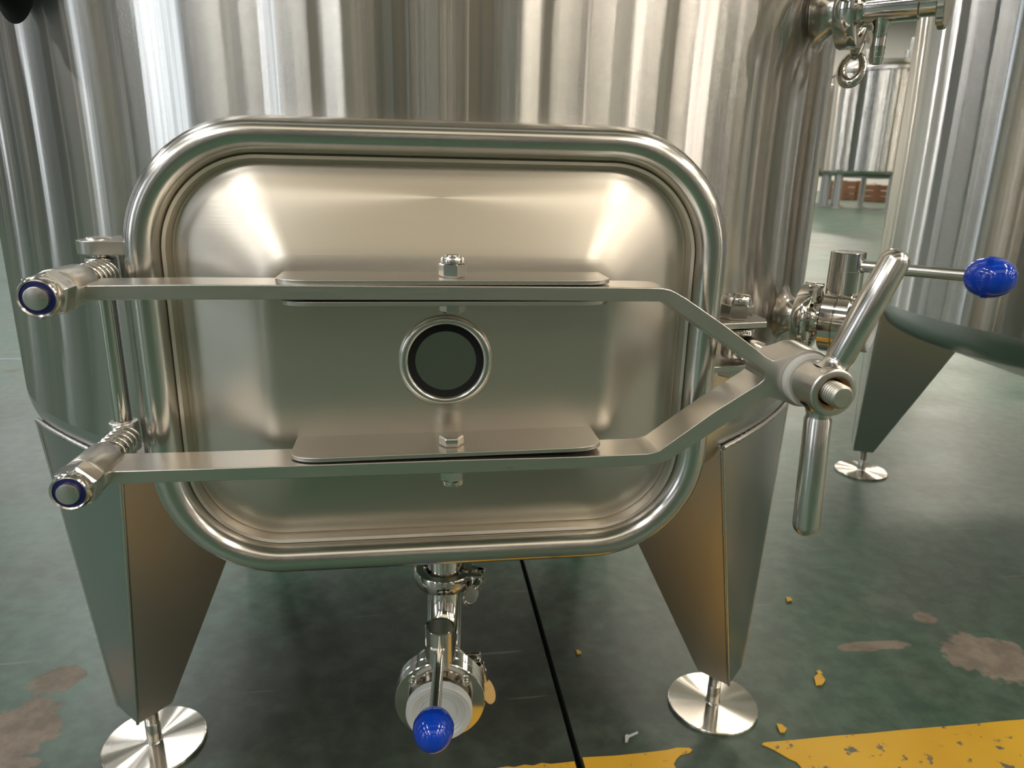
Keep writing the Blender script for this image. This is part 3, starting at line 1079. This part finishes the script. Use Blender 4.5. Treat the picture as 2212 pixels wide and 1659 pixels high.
def clamp(label, origin, axis, side, rf=.0252, t=.0062, wing_dir=-1, group=None, nut_kind='leaf', open_deg=0):
    """tri-clamp: two half bands, pivot pin, swing bolt, wing nut. origin/axis/side in tank frame"""
    ax = Vector(axis).normalized()
    sd = Vector(side)
    sd = (sd - ax * sd.dot(ax)).normalized()
    up = ax.cross(sd)
    root = thing('pipe_clamp', label, 'pipe clamp', frame_to_world(origin), YAW, group)
    def W(a, s_, u_):
        return ax * a + sd * s_ + up * u_
    ro = rf + .0062
    sec = [(rf - .003, -t), (rf + .0012, -t), (ro - .001, -t * .95), (ro, -t * .75), (ro, t * .75), (ro - .001, t * .95), (rf + .0012, t), (rf - .003, t), (rf - .0012, t * .45), (rf - .0012, -t * .45)]
    for sgn in (1, -1):
        mb = MB()
        v, f = [], []
        n, k = 26, len(sec)
        a0, a1 = math.radians(11), math.radians(174)
        for i in range(n + 1):
            a = a0 + (a1 - a0) * i / n
            for r, h in sec:
                v.append(W(h, r * math.cos(a), sgn * r * math.sin(a)))
        for i in range(n):
            for j in range(k):
                j2 = (j + 1) % k
                f.append((i * k + j, (i + 1) * k + j, (i + 1) * k + j2, i * k + j2))
        f.append(tuple(range(k)))
        f.append(tuple(n * k + j for j in reversed(range(k))))
        mb.add(v, f)
        # forked lug on the bolt side
        for q in (-1, 1):
            pts = [W(q * t * .95, ro - .004, sgn * .0035), W(q * t * .95, ro + .0120, sgn * .0035), W(q * t * .95, ro + .0120, sgn * .0085), W(q * t * .95, ro - .003, sgn * .0125)]
            off = -ax * (q * t * .55)
            vv = pts + [p + off for p in pts]
            mb.add(vv, [(0, 1, 2, 3), (7, 6, 5, 4), (0, 4, 5, 1), (1, 5, 6, 2), (2, 6, 7, 3), (3, 7, 4, 0)])
        # knuckle on the pivot side
        mb.cyl(W(-t * (.9 if sgn > 0 else .3), -ro + .001, sgn * .003), W(t * (.9 if sgn > 0 else .3), -ro + .001, sgn * .003), .0036, seg=14)
        mb.build('band', 'polish', root, 40, .0005)
    MB().cyl(W(-t * 1.1, -ro - .001, 0), W(t * 1.1, -ro - .001, 0), .0022, seg=14).build('pivot_pin', 'polish', root)
    bs = ro + .0070
    wd = wing_dir
    MB().cyl(W(-t * .95, bs, -wd * .006), W(t * .95, bs, -wd * .006), .0030, seg=14).build('bolt_pin', 'polish', root)
    threads(W(0, bs, -wd * .007), up * wd, .0029, .030, .0014, .0005, 'swing_bolt', 'thread_dark', root, 18)
    nutb = MB()
    z0 = .0088
    nutb.lathe([(0, z0), (.0062, z0), (.0060, z0 + .003), (.0050, z0 + .0075), (.0046, z0 + .012), (0, z0 + .012)], W(0, bs, 0), up * wd, 20)
    nut = nutb.build('wing_nut', 'polish', root, 40)
    # wing: solid leaf, or an open loop
    if nut_kind == 'loop':
        lp = []
        for i in range(36):
            a = 2 * PI * i / 36
            lp.append(W(.0085 * math.sin(a), bs, wd * (z0 + .0225 - .0125 * math.cos(a))))
        MB().tube(lp, [.0026 + .0010 * (1 - math.cos(2 * PI * i / 36)) for i in range(36)], 10, closed=True).build('wing', 'polish', nut, 60)
    else:
        tl = .030
        leaf = []
        for i in range(13):
            a = PI * i / 12
            leaf.append((.0074 * math.sin(a) ** .8, tl * (1 - math.cos(a)) / 2))
        leaf = [(-x, y) for x, y in reversed(leaf[1:-1])] + leaf
        MB().prism(leaf, lambda a, b, d: W(-.60 * a + .80 * d, bs + .80 * a + .60 * d, wd * (z0 + .010 + b)), -.0022, .0022).build('wing', 'polish', nut, 40, .0007)
    return root

def butterfly(label, origin, axis, r_pipe, r_body, r_cap, stem_top, lever_len, lever_z, rf):
    """butterfly valve: origin = centre of the inlet flange, axis = flow direction out; stem points up"""
    ax = Vector(axis).normalized()
    up = Vector((0, 0, 1))
    sd = ax.cross(up)
    root = thing('butterfly_valve', label, 'valve', frame_to_world(origin), YAW)
    def W(a, s_=0.0, u_=0.0):
        return ax * a + sd * s_ + up * u_
    fl_t = .0115
    b0 = .016                                   # start of body
    # inlet ferrule
    MB().lathe([(r_pipe - .0015, 0), (rf, 0), (rf, .0034), (r_pipe + .001, .0062), (r_pipe, .009), (r_pipe + .001, b0)], (0, 0, 0), ax, 44).build('inlet_ferrule', 'polish', root, 40)
    body = MB()
    body.lathe([(r_pipe, b0), (r_body - .001, b0), (r_body, b0 + .001), (r_body, b0 + fl_t - .0006), (r_body - .0008, b0 + fl_t)], (0, 0, 0), ax, 72)
    body.lathe([(r_body - .0008, b0 + fl_t + .0006), (r_body, b0 + fl_t + .0012), (r_body, b0 + 2 * fl_t - .0006), (r_body - .0006, b0 + 2 * fl_t), (r_pipe * 1.12, b0 + 2 * fl_t)], (0, 0, 0), ax, 72)
    body.lathe([(r_body - .0012, b0 + fl_t - .0005), (r_body - .0012, b0 + fl_t + .0012)], (0, 0, 0), ax, 72)
    bd = body.build('valve_body', 'polish', root, 40)
    be = b0 + 2 * fl_t
    ce = be + .012
    MB().lathe([(r_pipe * 1.25, be - .0005), (r_pipe * 1.22, be + .003), (r_pipe * 1.15, be + .004), (r_cap * .93, ce - .004), (r_cap * .97, ce - .003), (r_cap * .97, ce + .001), (r_pipe, ce + .001)], (0, 0, 0), ax, 56).build('outlet_ferrule', 'polish', root, 40)
    for a in (45, 135, 225, 315):
        q = math.radians(a)
        rr_ = r_body * .80
        p = W(be, rr_ * math.cos(q), rr_ * math.sin(q))
        m_ = MB()
        m_.lathe([(.0050, -.001), (.0050, .0012), (.0034, .0016), (.0034, .0050), (.0030, .0055), (.0018, .0055), (.0015, .0040), (0, .0040)], p, ax, 18)
        m_.build('body_screw', 'nut', bd, 40)
    # plastic end cap with stepped rings
    c0 = ce - .004
    cp = MB().lathe([(r_cap * 1.0, c0), (r_cap * 1.03, c0 + .001), (r_cap * 1.03, c0 + .0075), (r_cap * .99, c0 + .0090), (r_cap * .84, c0 + .0090), (r_cap * .80, c0 + .0078), (r_cap * .74, c0 + .0078), (r_cap * .70, c0 + .0066), (r_cap * .60, c0 + .0064), (r_cap * .58, c0 + .0052), (0, c0 + .0050)], (0, 0, 0), ax, 64)
    cp.build('end_cap', 'cap', root, 40)
    # stem housing
    sr = .0146
    sc_a = b0 + fl_t
    zb = r_body - .006
    sleeve = MB()
    zm = stem_top - .016
    sleeve.lathe([(sr * .9, zb), (sr, zb + .001), (sr, zm), (sr - .0022, zm)], W(sc_a), up, 44)
    sleeve.lathe([(sr - .0016, zm - .002), (sr - .0016, stem_top - .0006), (sr - .0022, stem_top), (0, stem_top + .0002)], W(sc_a), up, 44)
    # outer guard half round the top
    la = math.atan2(ax.x, -ax.y)
    g0, g1 = la + math.radians(22), la + math.radians(255)
    sleeve.lathe([(sr, zm - .001), (sr, stem_top + .0004), (sr - .0013, stem_top + .0004), (sr - .0013, zm - .001)], W(sc_a), up, 36, g0, g1, closed=True)
    sleeve.build('stem_housing', 'nut', root, 40)
    MB().lathe([(sr - .0022, stem_top - .0004), (sr - .0012, stem_top - .0004)], W(sc_a), up, 44).build('stem_gap_shade', 'black', root, 40)  # black ring painted in for the shaded gap round the stem cap
    # lever and knob
    p0, p1 = W(sc_a + sr * .6, 0, lever_z), W(sc_a + lever_len, 0, lever_z)
    lv = MB().cyl(p0, p1, .0050, seg=26).build('lever', 'nut', root, 40)
    kn = MB()
    pr = [(0, -.017)]
    for i in range(1, 28):
        a = -PI / 2 + PI * i / 28
        x = math.sin(a)
        rad = .0163 * math.cos(a) ** .92
        pr.append((rad, x * .0185 + .001))
    pr.append((0, .0195))
    kn.lathe(pr, p1 + ax * .012, ax, 56)
    kb = kn.build('knob', 'blue', lv, 60)
    ridge = MB()
    for i in range(72):
        a = 2 * PI * i / 72
        c = p1 + ax * .0118 + (sd * math.cos(a) + up * math.sin(a)) * .0159
        e = (sd * math.cos(a) + up * math.sin(a))
        tt = ax.cross(e)
        pts = [c + ax * .0022 + tt * .0003, c + ax * .0022 - tt * .0003, c - ax * .0022 - tt * .0003, c - ax * .0022 + tt * .0003]
        ridge.add(pts + [p + e * .0007 for p in pts], [(4, 5, 6, 7), (0, 1, 5, 4), (1, 2, 6, 5), (2, 3, 7, 6), (3, 0, 4, 7)])
    ridge.build('grip_ridges', 'blue', kb, 30)
    return root

# drain elbow: from the vertical neck round to the front
DA = math.radians(-5.0)
dax = Vector(L(math.sin(DA), math.cos(DA), 0))
drain_top = Vector(L(DRU, DRS, .1595))
elbow = thing('drain_elbow', 'short polished pipe bend hanging below the hatch between its two clamps', 'pipe bend', frame_to_world(L(DRU, DRS, DRZ)), YAW)
er = .067
path = [Vector((0, 0, .1540 - DRZ)), Vector((0, 0, er))]
for i in range(1, 15):
    a = PI / 2 * i / 14
    path.append(dax * (er - er * math.cos(a)) + Vector((0, 0, er - er * math.sin(a))))
MB().tube(path, .0188, 40, caps=False).build('bend', 'polish', elbow, 60)
MB().lathe([(.0175, 0), (.0250, 0), (.0250, .0034), (.0200, .006), (.0188, .008)], (0, 0, .1592 - DRZ), (0, 0, -1), 44).build('top_ferrule', 'polish', elbow, 40)
MB().lathe([(.0175, er + .006), (.0250, er + .006), (.0250, er + .0026), (.0200, er), (.0188, er - .001)], (0, 0, 0), dax, 44).build('front_ferrule', 'polish', elbow, 40)
clamp('polished clamp just under the hatch with its wing nut hanging at the right', drain_top, (0, 0, 1), L(.94, .34, 0), t=.0085, wing_dir=-1)
fpos = Vector(L(DRU, DRS, DRZ)) + dax * (er + .0062)
clamp('polished clamp behind the low drain valve, wing nut pointing down at the right', fpos, dax, L(.95, 0, .30), t=.0085, wing_dir=-1)
butterfly('butterfly valve below the hatch, blue ball lever pointing at the viewer', fpos, dax, .0185, .0435, .0305, .0755, .096, .056, .0250)

r45 = radial(45)
spos = Vector((0, 0, Z_SIDE)) + r45 * .478
clamp('clamp joining the right-hand valve to the side of the hatch tank', spos, r45, L(.35, .5, -.30), rf=.0228, t=.0075, wing_dir=-1)
butterfly('butterfly valve at the right of the hatch tank, blue ball lever pointing right', spos, r45, .0135, .0290, .0240, .0610, .094, .0500, .0225)

# sample valve at the top right
tpos = Vector((0, 0, Z_SAMP)) + r45 * .480
sv = thing('sample_valve', 'polished sample valve with knurled knob and hose barb at the top right', 'valve', frame_to_world(tpos), YAW)
MB().lathe([(.010, 0), (.0225, 0), (.0225, .0034), (.0150, .0062), (.0118, .009), (.0112, .012), (.0112, .0130)], (0, 0, 0), r45, 44).build('ferrule', 'polish', sv, 40)
brl = MB().lathe([(.0098, .010), (.0112, .0105), (.0112, .0500), (.0105, .0508), (.0096, .0512), (.0096, .0640)], (0, 0, 0), r45, 48).build('barrel', 'polish', sv, 40)
kn = MB()
kpts = []
kseg = 60
v, f = [], []
e1 = Vector((0, 0, 1)); e2 = r45.cross(e1)
pk = [(.0095, .0640), (.0185, .0640), (.0195, .0648), (.0195, .0692), (.0185, .0700), (0, .0700)]
for i in range(kseg):
    a = 2 * PI * i / kseg
    d = e1 * math.cos(a) + e2 * math.sin(a)
    for j, (r, h) in enumerate(pk):
        rr_ = r - (.0006 if (i % 2 and j in (2, 3)) else 0)
        v.append(d * rr_ + r45 * h)
for i in range(kseg):
    k2 = (i + 1) % kseg
    for j in range(len(pk) - 1):
        f.append((i * 6 + j, k2 * 6 + j, k2 * 6 + j + 1, i * 6 + j + 1))
MB().add(v, f).build('knob', 'nut', sv, 25)
bp0 = r45 * .0235
barb = MB().lathe([(.0078, -.008), (.0070, -.0115), (.0058, -.0135), (.0056, -.026), (.0056, -.0285), (.0060, -.0288), (.0054, -.0325), (.0060, -.0328), (.0053, -.0365), (.0058, -.0368), (.0046, -.0415), (.0032, -.0418), (.0030, -.036)], bp0, (0, 0, 1), 28)
barb.build('hose_barb', 'polish', sv, 30)
clamp('clamp on the sample valve at the top right, wing nut hanging down', tpos, r45, L(.55, -.55, -.25), rf=.0228, t=.0085, wing_dir=-1, nut_kind='loop')

# ------------------------------------------------------------------ second tank (right), same build
C2 = Vector((1.123, 1.235, 0))
YAW2 = math.radians(8)
t2 = thing('fermentation_tank', 'large steel tank at the right edge with a dark tapered leg', 'tank', C2, YAW2)
na = 240
v, f = [], []
zs = [Z_SH + 1.35 * i / 10 for i in range(11)]
for z in zs:
    for i in range(na):
        a = 2 * PI * i / na
        v.append((R0 * math.sin(a), -R0 * math.cos(a), z))
for j in range(len(zs) - 1):
    for i in range(na):
        k = (i + 1) % na
        f.append((j * na + i, j * na + k, (j + 1) * na + k, (j + 1) * na + i))
MB().add(v, f).build('shell', 'far_shell', t2, 60)
dish(t2)
MB().lathe([(R0, 1.715), (R0 * .8, 1.80), (0, 1.88)], seg=80).build('top_dome', 'dish', t2, 50)
for mid in (-118, 4, 121):
    leg(t2, mid, side='leg')

# ------------------------------------------------------------------ row of tanks behind the viewer (mirrored in the steel)
def rear_tank():
    t = thing('row_tank', 'steel tank in the row behind the viewer, mirrored in the shell', 'tank', (0, 0, 0), YAW, 'tanks behind the viewer')
    R = .52
    MB().lathe([(R, .62), (R, 2.05)], seg=96).build('shell', 'far_shell', t, 60)
    MB().lathe([(R, .62), (R * .9, .54), (.10, .40), (0, .40)], seg=64).build('bottom_dish', 'dish', t, 60)
    MB().lathe([(R + .01, 2.03), (R + .01, 2.06), (R * .8, 2.16), (0, 2.24)], seg=64).build('top_dome', 'dish', t, 40)
    for i in range(4):
        b = PI / 4 + PI / 2 * i
        p = Vector((R * .85 * math.cos(b), R * .85 * math.sin(b), 0))
        MB().cyl(p, p + Vector((0, 0, .62)), .04, seg=14).build('leg', 'leg', t)
    return t
proto = rear_tank()
for i, (x, y) in enumerate(((-4.7, -4.4), (-1.45, -4.4), (.05, -4.5), (1.5, -4.4), (2.45, -4.9), (3.75, -4.4), (6.0, -4.4), (-7.0, -1.6), (9.5, -1.0))):
    if i == 0:
        o = proto
    else:
        o = proto.copy()
        COL.objects.link(o)
        for ch in [c for c in proto.children]:
            c = ch.copy()
            COL.objects.link(c)
            c.parent = o
    o.location = local_to_world(x, y, 0)

# ------------------------------------------------------------------ far background
def far_tank(label, az, dist, R, z0, z1, mat='far_shell', legs=6, rot=20):
    a = math.radians(az)
    t = thing('storage_tank', label, 'tank', (dist * math.sin(a), dist * math.cos(a), 0), math.radians(rot))
    MB().lathe([(R, z0), (R, z1)], seg=80).build('shell', mat, t, 60)
    MB().lathe([(R, z0), (R * .97, z0 - .06), (R * .6, z0 - .12), (0, z0 - .14)], seg=60).build('bottom_dish', 'dish', t, 60)
    MB().lathe([(R + .03, z1 - .06), (R + .03, z1), (R * .8, z1 + .14), (0, z1 + .25)], seg=60).build('lid', 'rim', t, 40)
    for i in range(legs):
        b = 2 * PI * i / legs
        p = Vector((R * .88 * math.cos(b), R * .88 * math.sin(b), 0))
        MB().cyl(p, p + Vector((0, 0, z0 + .1)), .055, seg=16).build('leg', 'leg', t)
        MB().cyl(p, p + Vector((0, 0, .02)), .10, seg=16).build('foot_pad', 'leg', t)
    for b, h in ((.4, .35), (1.7, .5), (2.6, .3), (4.4, .42)):
        p = Vector((R * .5 * math.cos(b), R * .5 * math.sin(b), z1 + .1))
        MB().cyl(p, p + Vector((0, 0, h)), .06, seg=14).build('lid_fitting', 'nut', t)
    return t
far_tank('distant steel tank on round legs seen between the two near tanks', 25.6, 16.4, 1.05, .70, 2.50)
far_tank('distant lower steel tank half hidden by the hatch tank', 20.4, 18.6, 1.0, .70, 2.35, rot=50)
def crate(label, az, dist, sx, sy, sz, z, col, turn):
    a = math.radians(az)
    r = thing('crate', label, 'crate', (dist * math.sin(a), dist * math.cos(a), z), turn)
    m = plain('crate_' + str(az), col, .7)
    for k in range(3):
        h = sz / 3
        MB().box((-sx / 2, -sy / 2, k * h + .01), (sx / 2, sy / 2, (k + 1) * h - .01)).build('board', m, r, 30, .01)
    for qx in (-1, 1):
        for qy in (-1, 1):
            MB().box((qx * sx / 2 - .05 - .01 * qx, qy * sy / 2 - .05 - .01 * qy, 0), (qx * sx / 2 + .05 - .01 * qx, qy * sy / 2 + .05 - .01 * qy, sz)).build('post', m, r, 30)
    return r
crate('brown wooden crate on the floor beneath the distant tank', 23.55, 22.0, .55, .5, .50, 0, (.20, .10, .055), .4)
crate('pale box on the floor behind the distant tank legs', 24.6, 23.0, .5, .5, .45, 0, (.55, .47, .36), .2)
crate('dark brown box on the floor right of the distant tank legs', 25.7, 21.0, .5, .5, .42, 0, (.16, .07, .035), .3)

# ------------------------------------------------------------------ paint flakes on the floor
def flake(label, px_pts, mat, h=.0016):
    pts = [on_floor(*p) for p in px_pts]
    cx = sum(p[0] for p in pts) / len(pts)
    cy = sum(p[1] for p in pts) / len(pts)
    k = len(pts)
    mb = MB()
    mb.prism([(x - cx, y - cy) for x, y in pts], lambda a, b, d: (a, b, d + (a * .06)), .0002, h)
    o = mb.build('paint_flake', mat)
    o.location = local_to_world(cx, cy, .0012)
    o.rotation_euler = (0, 0, YAW)
    return tag(o, label, 'paint flake', 'loose paint flakes')
flake('largest yellow paint flake on the green floor right of the leg', ((1758, 1466), (1765, 1460), (1776, 1463), (1782, 1473), (1776, 1482), (1762, 1483)), 'yellow')
flake('tiny yellow flake touching the largest yellow paint flake', ((1763, 1453), (1770, 1451), (1776, 1458), (1768, 1461)), 'yellow')
flake('yellow paint flake between the foot pad and the yellow line', ((1677, 1567), (1688, 1569), (1699, 1578), (1694, 1586), (1684, 1585)), 'yellow')
flake('small yellow flake on the floor nearest the upright lever', ((1697, 1292), (1708, 1294), (1711, 1300), (1700, 1302)), 'yellow')
flake('tiny yellow flake beside the dark floor joint', ((1244, 1407), (1252, 1409), (1256, 1414), (1247, 1416)), 'yellow')
MAT['scrap'] = plain('pale_scrap', (.45, .46, .44), .5)
flake('pale bent scrap on the floor in front of the right leg', ((1350, 1592), (1354, 1590), (1358, 1592), (1377, 1585), (1378, 1588), (1359, 1596), (1355, 1606), (1350, 1606)), 'scrap')
